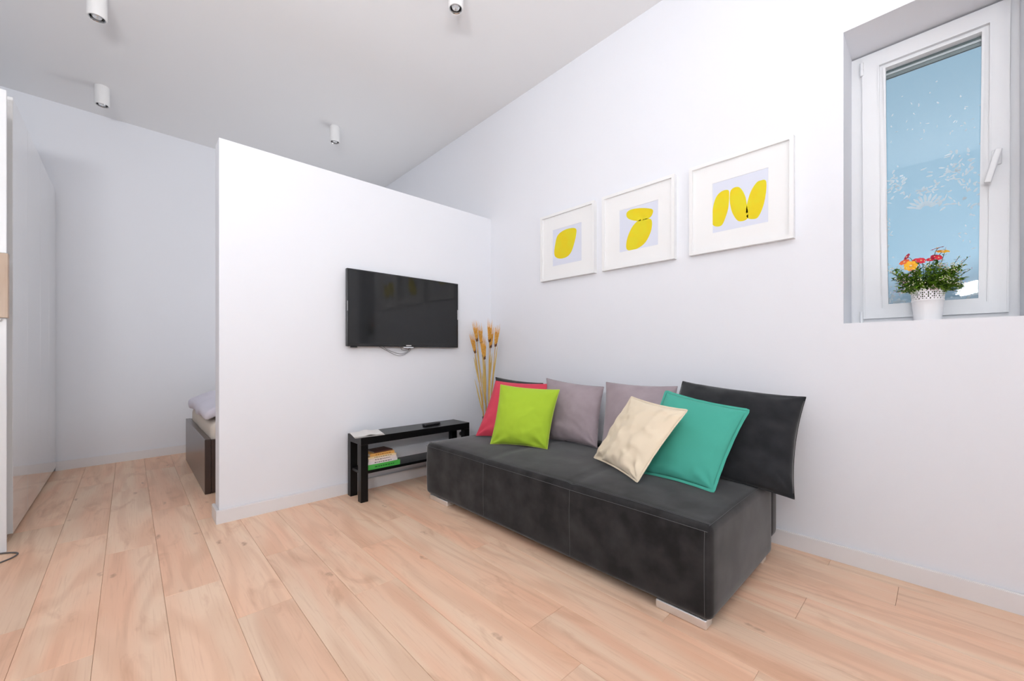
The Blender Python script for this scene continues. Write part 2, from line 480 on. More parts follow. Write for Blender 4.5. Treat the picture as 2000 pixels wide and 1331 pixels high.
# handle and hinges
h_ = box('handle_plate', (2.735, -0.186, 1.825), (2.745, -0.158, 1.893), M_pvc, w1, 0.004, 3, 40)
bm = bmesh.new()
add_tube(bm, [(2.737, -0.172, 1.868), (2.700, -0.172, 1.868)], 0.010, 12)
Mh = Matrix.Translation((2.70, -0.172, 1.868)) @ Matrix.Rotation(R(13), 4, 'X')
add_box(bm, (-0.008, -0.011, -0.128), (0.008, 0.011, 0.014), 0.005, 3, Mh)
obj('handle', bm, M_pvc, w1, 40)
for z in (2.435, 1.152):
    bm = bmesh.new()
    add_tube(bm, [(2.745, 0.275, z), (2.745, 0.275, z + 0.066)], 0.0075, 12)
    add_tube(bm, [(2.745, 0.275, z + 0.031), (2.745, 0.275, z + 0.035)], 0.0085, 12)
    obj('hinge', bm, M_pvc, w1, 40)

# ------------------------------------------------------------------ spotlights on the ceiling
M_bulb = mat('lamp_glass', (0.85, 0.86, 0.86, 1), 0.08, 0.6)
M_refl = mat('reflector', (0.5, 0.5, 0.5, 1), 0.15, 1.0)
spots = [(-0.140, 3.520, 'white cylindrical ceiling spotlight cut by the top edge, at the left', ),
         (-0.158, 4.690, 'white cylindrical ceiling spotlight farther back, above the glossy wardrobe side'),
         (1.444, 2.022, 'white cylindrical ceiling spotlight near the top centre, its round lens facing us'),
         (1.466, 4.070, 'small white cylindrical ceiling spotlight seen just over the partition top')]
first = None
def make_spot(label, x, y):
    t = thing('ceiling_spotlight', label, 'spotlight', (x, y, ceil_z(x, y)), 'ceiling spotlights')
    h, r = 0.150, 0.046
    bm = bmesh.new()
    rg = add_lathe(bm, [(0.0005, 0.0), (r, 0.0), (r, -h + 0.004), (r - 0.002, -h), (r - 0.007, -h), (r - 0.008, -h + 0.004)], 36)
    obj('housing', bm, M_white_paint, t, 35)
    bm = bmesh.new()
    add_lathe(bm, [(r - 0.008, -h + 0.004), (r - 0.009, -h + 0.001), (r - 0.013, -h + 0.004), (r - 0.014, -h + 0.02), (0.02, -h + 0.05)], 36)
    obj('reflector_ring', bm, M_refl, t, 35)
    bm = bmesh.new()
    add_lathe(bm, [(0.022, -h + 0.045), (0.026, -h + 0.014), (0.020, -h + 0.006), (0.010, -h + 0.008), (0.0005, -h + 0.014)], 24)
    obj('lens', bm, M_bulb, t, 35)
    return t
def copy_tree(o, parent=None):
    c = o.copy(); COL.objects.link(c)
    if parent is not None: c.parent = parent
    for ch in o.children: copy_tree(ch, c)
    return c
for x, y, lab in spots:
    if first is None: first = make_spot(lab, x, y)
    else:
        c = copy_tree(first); c.location = (x, y, ceil_z(x, y)); c['label'] = lab

# ------------------------------------------------------------------ wardrobe and tall cabinet at the left
wd = thing('wardrobe', 'tall white high-gloss wardrobe reflecting the floor along the left wall', 'wardrobe', (-0.75, 4.3, 0))
def put(o, root):            # keep world placement while parenting to a root that sits elsewhere
    o.parent = root; o.matrix_parent_inverse = Matrix.Translation(root.location).inverted(); return o
WZ = 2.385
bm = bmesh.new(); add_prism(bm, [(-1.045, 3.432), (-0.477, 3.432), (-0.477, back_y(-0.477) - 0.006), (-1.045, back_y(-1.045) - 0.006)], 0.06, WZ)
put(obj('carcass', bm, M_white_panel), wd)
bm = bmesh.new(); add_prism(bm, [(-1.045, 3.46), (-0.482, 3.46), (-0.482, back_y(-0.482) - 0.02), (-1.045, back_y(-1.045) - 0.02)], 0.0, 0.06)
put(obj('plinth', bm, M_gloss_white), wd)
ys = [3.430, 3.866, 4.36, 4.79, 5.198]
for a, b in zip(ys, ys[1:]):
    put(box('door', (-0.476, a + 0.0012, 0.035), (-0.453, b - 0.0012, WZ), M_gloss_white, None, 0.0012, 1), wd)

tc_ = thing('tall_cabinet', 'white tall kitchen cabinet with an oak box, cut by the left edge', 'cabinet', (-0.75, 3.33, 0))
put(box('body', (-1.045, 3.251, 0.0), (-0.502, 3.405, 2.333), M_white_panel, None, 0.002, 1), tc_)
put(box('gap_shade_strip', (-1.0, 3.405, 0.02), (-0.502, 3.428, 2.32), M_dark_gap), tc_)  # near-black strip stands in for the shade inside the gap
put(box('oak_box', (-1.045, 3.215, 1.184), (-0.4405, 3.250, 1.507), M_oak, None, 0.0015, 1), tc_)
put(box('lower_door', (-1.045, 3.238, 0.002), (-0.4485, 3.250, 1.180), M_white_panel, None, 0.0015, 1), tc_)
put(box('upper_door', (-1.045, 3.238, 1.511), (-0.4485, 3.250, 2.335), M_white_panel, None, 0.0015, 1), tc_)
bm = bmesh.new(); add_tube(bm, [(-0.505, 3.215, 1.174), (-0.463, 3.215, 1.174)], 0.007, 8)
put(obj('handle', bm, M_steel, None, 50), tc_)

# cord lying on the floor
bm = bmesh.new()
add_tube(bm, spline([(-0.62, 3.20, 0.004), (-0.50, 3.232, 0.004), (-0.440, 3.213, 0.004), (-0.405, 3.176, 0.004), (-0.412, 3.128, 0.004), (-0.45, 3.085, 0.004), (-0.56, 2.98, 0.004), (-0.70, 2.90, 0.004)], 8), 0.0036, 8)
tag(obj('power_lead', bm, M_cord, None, 60), 'thin grey cord looping on the floor at the left edge', 'cord')

# ------------------------------------------------------------------ bed behind the partition
M_bedwood = mat('dark_brown_foil', srgb(62, 46, 40), 0.28, coat=0.3, coat_rough=0.2)
bed = thing('bed_frame', 'low dark brown bed frame half hidden behind the partition', 'bed', (1.35, 4.25, 0))
put(box('footboard', (0.392, 3.592, 0.0), (0.430, 4.908, 0.392), M_bedwood, None, 0.004), bed)
put(box('side_rail', (0.431, 3.592, 0.004), (2.30, 3.620, 0.388), M_bedwood, None, 0.003), bed)
put(box('side_rail', (0.431, 4.880, 0.004), (2.30, 4.908, 0.388), M_bedwood, None, 0.003), bed)
put(box('headboard', (2.301, 3.592, 0.0), (2.34, 4.908, 0.85), M_bedwood, None, 0.004), bed)
put(box('slat_base', (0.431, 3.622, 0.18), (2.298, 4.878, 0.215), M_bedwood), bed)

def fill_list(a, b, r, n, k=4):
    xs = [a + r * (1 - math.cos(math.pi / 2 * i / k)) * 1.0 for i in range(k + 1)]
    xs += [a + r + (b - a - 2 * r) * i / n for i in range(1, n)]
    xs += [b - r * (1 - math.cos(math.pi / 2 * (k - i) / k)) for i in range(k + 1)]
    return xs
def soft_box(lo, hi, r, n, deform=None, k=4):
    """closed rounded box from a shared-vertex grid; deform(Vector)->Vector"""
    ax = [fill_list(lo[i], hi[i], r, n[i], k) for i in range(3)]
    D = [len(a) - 1 for a in ax]
    bm = bmesh.new(); cache = {}
    lo, hi = Vector(lo), Vector(hi)
    def V(i, j, l):
        key = (i, j, l)
        if key not in cache:
            p = Vector((ax[0][i], ax[1][j], ax[2][l]))
            q = Vector([min(max(p[a], lo[a] + r), hi[a] - r) for a in range(3)])
            d = p - q
            if d.length > 1e-9: p = q + d.normalized() * r
            if deform: p = deform(p)
            cache[key] = bm.verts.new(p)
        return cache[key]
    for i in range(D[0]):
        for j in range(D[1]):
            for l in (0, D[2]): bm.faces.new((V(i, j, l), V(i + 1, j, l), V(i + 1, j + 1, l), V(i, j + 1, l)))
    for i in range(D[0]):
        for l in range(D[2]):
            for j in (0, D[1]): bm.faces.new((V(i, j, l), V(i + 1, j, l), V(i + 1, j, l + 1), V(i, j, l + 1)))
    for j in range(D[1]):
        for l in range(D[2]):
            for i in (0, D[0]): bm.faces.new((V(i, j, l), V(i, j + 1, l), V(i, j + 1, l + 1), V(i, j, l + 1)))
    return bm

M_cream_sheet = mat('cream_sheet', srgb(226, 216, 204), 0.9, bump=(60, 0.2, 0.003))
M_lilac_sheet = mat('white_lilac_linen', srgb(228, 224, 236), 0.9, bump=(60, 0.2, 0.003))
def wob(p):
    n = noise.noise_vector(p * 9.0) * 0.012
    n.z *= 1.0
    return p + n
bm = soft_box((0.432, 3.624, 0.22), (2.29, 4.876, 0.500), 0.05, (24, 20, 4), lambda p: wob(p) if p.z > 0.395 else p)
for v in bm.verts:                                   # keep clear of the rails below the rim
    if v.co.z < 0.40: v.co.x = max(v.co.x, 0.434); v.co.y = min(max(v.co.y, 3.624), 4.876)
mt = obj('mattress', bm, M_cream_sheet, None, 60); tag(mt, 'mattress in a rumpled cream sheet on the dark bed frame', 'mattress')
def wob2(p):
    n = noise.noise_vector(p * 7.0 + Vector((3, 1, 7))) * 0.022
    q = p + n
    q.z += 0.02 * noise.noise(Vector((p.x * 4, p.y * 4, 2.0)))
    if p.x < 0.56: q.z -= (0.56 - p.x) * 0.35
    return q
bm = soft_box((0.40, 3.72, 0.56), (1.55, 4.88, 0.640), 0.035, (26, 26, 2), wob2)
dv = obj('duvet', bm, M_lilac_sheet, None, 60); tag(dv, 'folded pale lilac-white duvet lying on the cream mattress', 'duvet')

# ------------------------------------------------------------------ television
M_tvcase = mat('tv_bezel', (0.012, 0.012, 0.013, 1), 0.25)
M_screen = mat('tv_screen', (0.014, 0.015, 0.016, 1), 0.06, spec=0.42)
tv = thing('television', 'flat black television mounted on the white partition', 'television', (1.596, 2.929, 1.33))
tv.rotation_euler = (0, 0, 0)
TX0, TX1, TZ0, TZ1 = 1.1175, 2.076, 1.0585, 1.612
put(box('case', (TX0, 2.872, TZ0), (TX1, 2.902, TZ1), M_tvcase, None, 0.003), tv)
put(box('back_cover', (TX0 + .12, 2.902, TZ0 + .06), (TX1 - .12, 2.918, TZ1 - .12), M_tvcase, None, 0.006), tv)
put(box('wall_mount', (TX0 + .35, 2.918, TZ0 + .18), (TX1 - .35, 2.9295, TZ1 - .2), M_steel), tv)
bm = bmesh.new(); add_box(bm, (TX0 + .009, 2.8708, TZ0 + .020), (TX1 - .009, 2.8722, TZ1 - .009)); put(obj('screen', bm, M_screen), tv)
put(box('logo', (1.578, 2.8700, TZ0 + .008), (1.622, 2.8721, TZ0 + .0135), mat('logo_silver', (0.8, 0.8, 0.8, 1), 0.3)), tv)
put(box('sensor_badge', (1.556, 2.8700, TZ0 - .010), (1.644, 2.880, TZ0 + .001), M_chrome, None, 0.003), tv)
put(box('foot_stub', (1.146, 2.874, TZ0 - .009), (1.192, 2.892, TZ0), M_tvcase, None, 0.002), tv)
put(box('key_strip', (TX1 - .0095, 2.8702, 1.30), (TX1 - .003, 2.8721, 1.385), M_steel), tv)
put(box('key_strip', (TX0 + .0015, 2.8702, 1.31), (TX0 + .0045, 2.8721, 1.38), M_steel), tv)
bm = bmesh.new()
for pts in ([(1.40, 2.905, 1.065), (1.44, 2.906, 1.035), (1.54, 2.906, 1.005), (1.60, 2.906, 1.018), (1.62, 2.905, 1.04), (1.618, 2.905, 1.065)],
            [(1.36, 2.905, 1.065), (1.42, 2.907, 1.036), (1.52, 2.907, 0.992), (1.58, 2.907, 1.0), (1.63, 2.906, 1.03), (1.635, 2.905, 1.065)],
            [(1.55, 2.904, 1.065), (1.555, 2.905, 1.04), (1.60, 2.906, 1.032), (1.65, 2.904, 1.065)]):
    add_tube(bm, spline(pts, 8), 0.0016, 6)
put(obj('cable', bm, M_cord, None, 60), tv)

# wall socket
sk = thing('wall_socket', 'white wall socket on the partition, seen between the bench legs', 'socket', (2.14, 2.93, 0.30))
box('plate', (-0.043, -0.009, -0.043), (0.043, -0.0002, 0.043), M_pvc, sk, 0.003)
bm = bmesh.new(); add_lathe(bm, [(0.021, 0.0), (0.021, 0.004), (0.018, 0.004), (0.018, 0.001), (0.0005, 0.001)], 24)
bmesh.ops.transform(bm, matrix=Matrix.Translation((0, -0.008, 0)) @ Matrix.Rotation(R(90), 4, 'X'), verts=bm.verts[:])
obj('socket_ring', bm, M_pvc, sk, 40)

# ------------------------------------------------------------------ bench under the television
M_bench = mat('black_brown_foil', (0.006, 0.006, 0.0065, 1), 0.28, spec=0.22, bump=(90, 0.03, 0.001))
BX0, BX1, BY0, BY1, BZ = 1.131, 2.043, 2.668, 2.894, 0.438
bench = thing('tv_bench', 'narrow black wooden bench under the television', 'bench', (1.587, 2.781, 0))
put(box('top', (BX0, BY0, 0.388), (BX1, BY1, BZ), M_bench, None, 0.0018), bench)
for x in (BX0, BX1 - 0.05):
    for y in (BY0, BY1 - 0.05):
        put(box('leg', (x, y, 0.0), (x + 0.05, y + 0.05, 0.388), M_bench, None, 0.0015), bench)
put(box('shelf', (BX0 + 0.012, BY0 + 0.018, 0.184), (BX1 - 0.012, BY1 - 0.018, 0.203), M_bench, None, 0.001), bench)

# books lying on the shelf, spines to the front
M_pages = mat('book_paper', srgb(236, 228, 214), 0.8)
M_ink = mat('ink', srgb(70, 62, 58), 0.7)
def book(name, label, x0, x1, y0, depth, z0, h, col, ink=True, rz=0.0, tcol=None):
    m = mat(name + '_cover', col, 0.45)
    cx, cy = (x0 + x1) / 2, y0 + depth / 2
    b = thing(name, label, 'book', (cx, cy, z0), 'books on the bench shelf', rz)
    w, d = (x1 - x0) / 2, depth / 2
    bm = bmesh.new()
    add_box(bm, (-w, -d, 0), (w, d, 0.0018)); add_box(bm, (-w, -d, h - 0.0018), (w, d, h)); add_box(bm, (-w, -d, 0.0018), (w, -d + 0.002, h - 0.0018))
    obj('cover', bm, m, b)
    box('pages', (-w + 0.003, -d + 0.002, 0.0018), (w - 0.003, d - 0.003, h - 0.0018), M_pages, b)
    if ink:
        bm = bmesh.new(); random.seed(len(label))
        x = -w * 0.55
        while x < w * 0.55:
            l = random.uniform(0.006, 0.018)
            add_box(bm, (x, -d - 0.0004, h * 0.36), (x + l, -d + 0.0002, h * 0.62)); x += l + 0.005
        obj('spine_title', bm, tcol or M_ink, b)
    return b
z = 0.2032
book('green_book', 'thick green book at the bottom of the stack on the shelf', 1.186, 1.430, 2.692, 0.15, z, 0.034, srgb(74, 176, 74), tcol=mat('dark_green_ink', srgb(30, 110, 40), .6)); z += 0.0345
book('white_book', 'white book lying directly on the green one', 1.190, 1.412, 2.697, 0.145, z, 0.020, srgb(232, 222, 222)); z += 0.0205
book('pinkish_book', 'pale pinkish book in the middle of the stack', 1.196, 1.402, 2.695, 0.15, z, 0.018, srgb(236, 220, 214)); z += 0.0185
book('cream_book', 'cream yellow book just under the orange one', 1.192, 1.405, 2.700, 0.14, z, 0.013, srgb(238, 214, 170)); z += 0.0135
book('orange_book', 'orange-yellow book second from the top of the stack', 1.208, 1.390, 2.700, 0.135, z, 0.020, srgb(226, 170, 92), tcol=mat('brown_ink', srgb(150, 95, 40), .6)); z += 0.0205
book('brown_book', 'small dark brown book on the top of the stack', 1.235, 1.380, 2.712, 0.115, z, 0.008, srgb(84, 48, 40), ink=False, rz=R(6))

# open leaflet and remote control on the bench top
lf = thing('leaflet', 'open white leaflet on the left end of the black bench', 'leaflet', (1.215, 2.770, BZ), None, R(-4))
M_paper = mat('leaflet_paper', srgb(232, 228, 224), 0.7)
for nm, zz, w in (('cover', 0.0012, 0.0), ('page', 0.004, 0.01), ('page', 0.0075, 0.02)):
    bm = bmesh.new(); rows = []
    for i in range(13):
        u = -0.112 + 0.205 * i / 12
        lift = zz + (0.010 * math.exp(-((u + 0.005) / 0.028) ** 2) if nm == 'page' else 0.0) + (w * 0.25 * abs(u) if nm == 'page' else 0)
        rows.append([bm.verts.new((u + 0.03 * v - w * 0.3, -0.100 + 0.185 * v + w * 0.3, lift)) for v in (0, 1)])
    for a, b in zip(rows, rows[1:]): bm.faces.new((a[0], b[0], b[1], a[1]))
    r = bmesh.ops.extrude_face_region(bm, geom=bm.faces[:])
    for g in r['geom']:
        if isinstance(g, bmesh.types.BMVert): g.co.z -= 0.001
    obj(nm, bm, M_paper, lf, 50)
rc = thing('remote_control', 'black remote control on the right half of the bench top', 'remote control', (1.745, 2.772, BZ), None, R(4))
bm = soft_box((-0.075, -0.022, 0.0005), (0.075, 0.022, 0.019), 0.008, (8, 4, 1), lambda p: Vector((p.x, p.y * (1 - 0.25 * p.x / 0.15), p.z)))
obj('body', bm, mat('remote_plastic', (0.02, 0.02, 0.022, 1), 0.4), rc, 60)
M_key = mat('rubber_keys', (0.06, 0.06, 0.065, 1), 0.6)
for i in range(6):
    for j in (-1, 0, 1):
        box('key', (-0.058 + i * 0.02, j * 0.011 - 0.003, 0.0185), (-0.050 + i * 0.02, j * 0.011 + 0.003, 0.0205), M_key, rc, 0.0008, 1)

# ------------------------------------------------------------------ sofa
M_suede = mat('charcoal_suede', (0.016, 0.0155, 0.016, 1), 0.9, spec=0.12, sheen=0.40, mottle=(8.0, (0.041, 0.040, 0.041, 1), 0.38, 0.68), bump=(400, 0.15, 0.001))
M_foot = mat('satin_chrome', (0.80, 0.80, 0.80, 1), 0.32, 0.75)
M_stitch = mat('grey_stitching', (0.10, 0.10, 0.105, 1), 0.8)
SX0, SX1, SY0, SY1, SZ0, SZ1 = 1.500, 2.270, 0.556, 2.456, 0.036, 0.388
sofa = thing('sofa', 'long low charcoal suede sofa against the right wall', 'sofa', (1.9, 1.506, 0))
seams_y = (SY0 + 1.9 / 3, SY0 + 3.8 / 3)
def sofa_def(p):
    q = p.copy()
    if p.z > SZ1 - 0.001 or p.z > 0.36:
        k = max(0.0, (p.z - 0.30) / (SZ1 - 0.30))
        u = (p.x - SX0) / (SX1 - SX0) * 2 - 1; v = (p.y - SY0) / (SY1 - SY0) * 2 - 1
        q.z += k * (0.018 * (1 - abs(u) ** 2.5) * (1 - abs(v) ** 6))
        for s in seams_y: q.z -= k * 0.006 * math.exp(-((p.y - s) / 0.018) ** 2)
        q.z += k * 0.004 * noise.noise(Vector((p.x * 5, p.y * 4, 1.3)))
    if p.x < SX0 + 0.005:
        q.x += 0.004 * noise.noise(Vector((p.y * 5, p.z * 6, 0.4))) - 0.006 * math.sin(math.pi * (p.z - SZ0) / (SZ1 - SZ0))
    if p.y < SY0 + 0.005:
        q.y -= 0.008 * math.sin(math.pi * (p.z - SZ0) / (SZ1 - SZ0)) * math.sin(math.pi * (p.x - SX0) / (SX1 - SX0))
    return q
bm = soft_box((SX0, SY0, SZ0), (SX1, SY1, SZ1), 0.030, (20, 60, 10), sofa_def)
put(obj('base', bm, M_suede, None, 60), sofa)
bm = soft_box((2.288, SY0 + 0.012, 0.075), (2.415, SY1 - 0.012, 0.40), 0.04, (4, 24, 6), lambda p: p)
put(obj('backrest', bm, M_suede, None, 60), sofa)
# stitched seams
def top_z(x, y):
    return sofa_def(Vector((x, y, SZ1))).z
bm = bmesh.new()
def front_x(z): return SX0 - 0.006 * math.sin(math.pi * (z - SZ0) / (SZ1 - SZ0))
ysamp = [SY0 + 0.012 + (SY1 - SY0 - 0.024) * i / 90 for i in range(91)]
add_tube(bm, [(SX0 + 0.020, y, top_z(SX0 + 0.020, y) + 0.0006) for y in ysamp], 0.0010, 6)
add_tube(bm, [(SX0 + 0.030, y, top_z(SX0 + 0.030, y) + 0.0004) for y in ysamp], 0.0008, 6)
add_tube(bm, [(front_x(0.366) - 0.0006 + 0.004 * noise.noise(Vector((y * 5, 0.366 * 6, 0.4))), y, 0.366) for y in ysamp], 0.0010, 6)
zs = [0.05 + (0.366 - 0.05) * i / 20 for i in range(21)]
for s in seams_y:
    add_tube(bm, [(front_x(zz) - 0.0004 + 0.004 * noise.noise(Vector((s * 5, zz * 6, 0.4))), s, zz) for zz in zs], 0.0009, 6)
    add_tube(bm, [(x, s, top_z(x, s) + 0.0004) for x in [SX0 + 0.02 + 0.7 * i / 20 for i in range(21)]], 0.0009, 6)
for d in (0.016,):
    add_tube(bm, [(front_x(zz) - 0.0004 + 0.004 * noise.noise(Vector(((SY0 + d) * 5, zz * 6, 0.4))), SY0 + d + 0.006, zz) for zz in zs], 0.0009, 6)
add_tube(bm, [(x, SY0 + 0.012, top_z(x, SY0 + 0.012) - 0.0025) for x in [SX0 + 0.012 + 0.72 * i / 20 for i in range(21)]], 0.0009, 6)
put(obj('stitching', bm, M_stitch, None, 60), sofa)
for x0, x1, y0, y1 in ((1.512, 1.572, 0.578, 0.772), (1.512, 1.572, 2.215, 2.425), (2.19, 2.25, 0.578, 0.772), (2.19, 2.25, 2.215, 2.425)):
    put(box('chrome_foot', (x0, y0, 0.0), (x1, y1, 0.0362), M_foot, None, 0.006, 3, 50), sofa)

# ------------------------------------------------------------------ cushions
def cushion(name, label, BL, BR, TR, TL, T, m, seed, flange=0.0, seam=None, pinch=0.055, wr=0.007, n=44):
    BL, BR, TR, TL = map(Vector, (BL, BR, TR, TL))
    base = (BL + BR) / 2
    nrm = (BR - BL).cross(TL - BL).normalized()
    if nrm.dot(Vector((0, 0, 1)) - base) < 0: nrm.negate()
    def mid(u, v):
        # edges bow inwards between the stretched corners
        uu = u * (1 - pinch * (1 - v * v)); vv = v * (1 - pinch * (1 - u * u))
        a, b = (uu + 1) / 2, (vv + 1) / 2
        return (BL * (1 - a) * (1 - b) + BR * a * (1 - b) + TR * a * b + TL * (1 - a) * b) - base
    def thick(u, v):
        return T / 2 * (max(0.0, (1 - abs(u) ** 2.2) * (1 - abs(v) ** 2.2))) ** 0.55
    bm = bmesh.new(); G = [[None] * (n + 1) for _ in range(n + 1)]; H = [[None] * (n + 1) for _ in range(n + 1)]
    def par(i): 
        s = -1 + 2 * i / n
        return math.sin(s * math.pi / 2) * 0.55 + s * 0.45
    off = Vector((seed * 3.1, seed * 1.7, seed * 0.9))
    for i in range(n + 1):
        for j in range(n + 1):
            u, v = par(i), par(j)
            p = mid(u, v); t = thick(u, v)
            edge = i in (0, n) or j in (0, n)
            k = 0.0 if edge else min(1.0, t / (T * 0.2))
            # creases running in from corners and lower edge
            cr = noise.noise(Vector((u * 2.3, v * 2.3, seed))) * 0.9 + noise.noise(Vector((u * 5.5 + v * 2, v * 4.5 - u, seed + 9))) * 0.5
            low = 0.6 + 0.8 * max(0.0, -v) ** 2
            for cu, cv, wt in ((-1, -1, 1.2), (1, -1, 1.2), (1, 1, .8), (-1, 1, .6)):
                du, dv = abs(u - cu), abs(v - cv); rr = math.hypot(du, dv)
                cr += wt * 1.1 * math.sin(math.atan2(dv, du) * 8.0 + seed * 1.3 + cu) * math.exp(-rr / .42) * min(1, rr / .18)
            cr += 0.9 * math.sin(u * 8.5 + seed * 2.1 + 1.5 * noise.noise(Vector((u * 2, v, seed + 4)))) * math.exp(-(v + 1) / .30)
            cr += 0.7 * math.sin(v * 7.5 + seed * 1.1) * math.exp(-(1 - u) / .25)
            rid = (1 - abs(noise.noise(Vector((u * 1.1 + v * .8 + seed, v * 1.5 - u * .4, seed * 2.2))))) ** 5
            cr += 0.8 * rid
            w = wr * cr * k * low
            G[i][j] = bm.verts.new(p + nrm * (t + w))
            H[i][j] = G[i][j] if edge else bm.verts.new(p - nrm * (t - w * 0.3))
    for i in range(n):
        for j in range(n):
            bm.faces.new((G[i][j], G[i + 1][j], G[i + 1][j + 1], G[i][j + 1]))
            try: bm.faces.new((H[i][j], H[i][j + 1], H[i + 1][j + 1], H[i + 1][j]))
            except ValueError: pass
    o = obj(name, bm, m, None, 80, loc=base)
    tag(o, label, 'cushion', 'cushions on the sofa')
    ring = [mid(par(i), -1) for i in range(n)] + [mid(1, par(j)) for j in range(n)] + [mid(par(n - i), 1) for i in range(n)] + [mid(-1, par(n - j)) for j in range(n)]
    bm = bmesh.new()
    if flange > 0:
        out = []
        c = mid(0, 0)
        K = len(ring)
        for k in range(K):
            tdir = (ring[(k + 1) % K] - ring[k - 1]).normalized()
            od = tdir.cross(nrm).normalized()
            if od.dot(ring[k] - c) < 0: od.negate()
            out.append(ring[k] + od * flange + nrm * 0.0025 * noise.noise(ring[k] * 25 + off))
        h = nrm * 0.0018
        A = [bm.verts.new(p + h) for p in ring]; B = [bm.verts.new(p + h * 0.6) for p in out]
        C_ = [bm.verts.new(p - h) for p in ring]; D_ = [bm.verts.new(p - h * 0.6) for p in out]
        for k in range(K):
            q = (k + 1) % K
            bm.faces.new((A[k], A[q], B[q], B[k])); bm.faces.new((C_[k], D_[k], D_[q], C_[q]))
            bm.faces.new((B[k], B[q], D_[q], D_[k]))
        obj('flange', bm, m, o, 60)
    else:
        add_tube(bm, ring, 0.0022, 6, closed=True)
        obj('seam', bm, seam or m, o, 60)
    return o

def fabric(name, c, sheen=0.15, weave=600):
    return mat(name, c, 0.9, spec=0.2, sheen=sheen, bump=(weave, 0.25, 0.001))
M_cush_dark = mat('charcoal_velvet', (0.017, 0.018, 0.020, 1), 0.9, spec=0.15, sheen=0.4, mottle=(9, (0.030, 0.031, 0.034, 1), 0.35, 0.7), bump=(500, .15, .001))
M_mauve = mat('mauve_velvet', srgb(158, 144, 148), 0.9, spec=0.15, sheen=0.3, mottle=(8, srgb(172, 158, 163), 0.35, 0.7), bump=(500, .15, .001))
M_red = fabric('raspberry_cotton', srgb(216, 74, 94))
M_lime = fabric('lime_cotton', srgb(172, 204, 58))
M_cream = fabric('cream_cotton', srgb(240, 224, 198))
M_teal = fabric('teal_cotton', srgb(78, 172, 152))
cushion('dark_cushion', 'large charcoal velvet cushion at the right end, hanging over the sofa edge', (1.98, 1.05, .43), (2.095, .432, .372), (2.36, .440, .795), (2.36, 1.035, .842), 0.17, M_cush_dark, 1, pinch=.065, wr=.010)
cushion('dark_cushion', 'charcoal velvet cushion at the far end, mostly hidden behind the red one', (2.16, 2.47, .425), (2.16, 2.10, .425), (2.375, 2.15, .772), (2.37, 2.715, .797), 0.12, M_cush_dark, 2)
cushion('mauve_cushion', 'mauve velvet cushion right behind the lime green one', (2.095, 1.862, .418), (2.13, 1.475, .415), (2.285, 1.528, .784), (2.23, 1.985, .824), 0.165, M_mauve, 3)
cushion('mauve_cushion', 'mauve velvet cushion standing behind the cream one', (2.10, 1.425, .415), (2.16, 1.02, .418), (2.335, 1.055, .812), (2.275, 1.503, .818), 0.19, M_mauve, 4)
cushion('red_cushion', 'raspberry red cushion tucked behind the lime green one', (1.824, 2.304, .412), (1.975, 1.925, .412), (2.215, 1.95, .785), (2.055, 2.352, .796), 0.11, M_red, 5, wr=.010)
cushion('lime_cushion', 'lime green cushion at the far front of the sofa', (1.735, 2.040, .408), (1.898, 1.683, .408), (2.055, 1.715, .768), (1.875, 2.095, .790), 0.16, M_lime, 6, seam=mat('lime_seam', srgb(196, 216, 96), 0.9), wr=.008)
cushion('teal_cushion', 'teal green cushion leaning on the large charcoal one', (1.867, 1.074, 0.410), (1.849, 0.680, 0.408), (2.093, 0.617, 0.737), (2.122, 1.019, 0.794), 0.105, M_teal, 7, flange=0.012, wr=.007)
cushion('cream_cushion', 'cream cotton cushion lying back against the teal one', (1.899, 1.331, 0.424), (1.691, 0.951, 0.420), (1.862, 0.799, 0.740), (2.063, 1.198, 0.757), 0.095, M_cream, 8, flange=0.008, wr=.016)

# ------------------------------------------------------------------ wheat bunch in the corner
M_straw = mat('golden_straw', srgb(206, 160, 72), 0.7)
M_straw2 = mat('pale_straw', srgb(216, 186, 110), 0.7)
M_ear = mat('amber_ear', srgb(226, 158, 50), 0.75, mottle=(60, srgb(240, 190, 96), .4, .65))
M_dkear = mat('brown_ear_base', srgb(112, 70, 40), 0.8)
vase = thing('floor_vase', 'slim dark floor vase hidden behind the sofa, holding the wheat', 'vase', (2.26, 2.70, 0))
bm = bmesh.new(); add_lathe(bm, [(0.0005, 0.0), (0.055, 0.0), (0.060, 0.02), (0.050, 0.25), (0.038, 0.42), (0.044, 0.46), (0.040, 0.46), (0.034, 0.42), (0.04, 0.1), (0.0005, 0.08)], 28)
obj('body', bm, mat('vase_glaze', (0.05, 0.045, 0.045, 1), 0.3), vase, 40)
wheat = thing('wheat_bunch', 'bunch of golden dried wheat in the corner behind the sofa', 'dried wheat', (2.26, 2.70, 0.10))
random.seed(21)
ears = [(2.26, 2.872, 1.262), (2.29, 2.835, 1.235), (2.24, 2.885, 1.155), (2.28, 2.790, 1.120), (2.25, 2.735, 1.105), (2.24, 2.640, 1.255), (2.29, 2.600, 1.215), (2.27, 2.655, 1.205)]
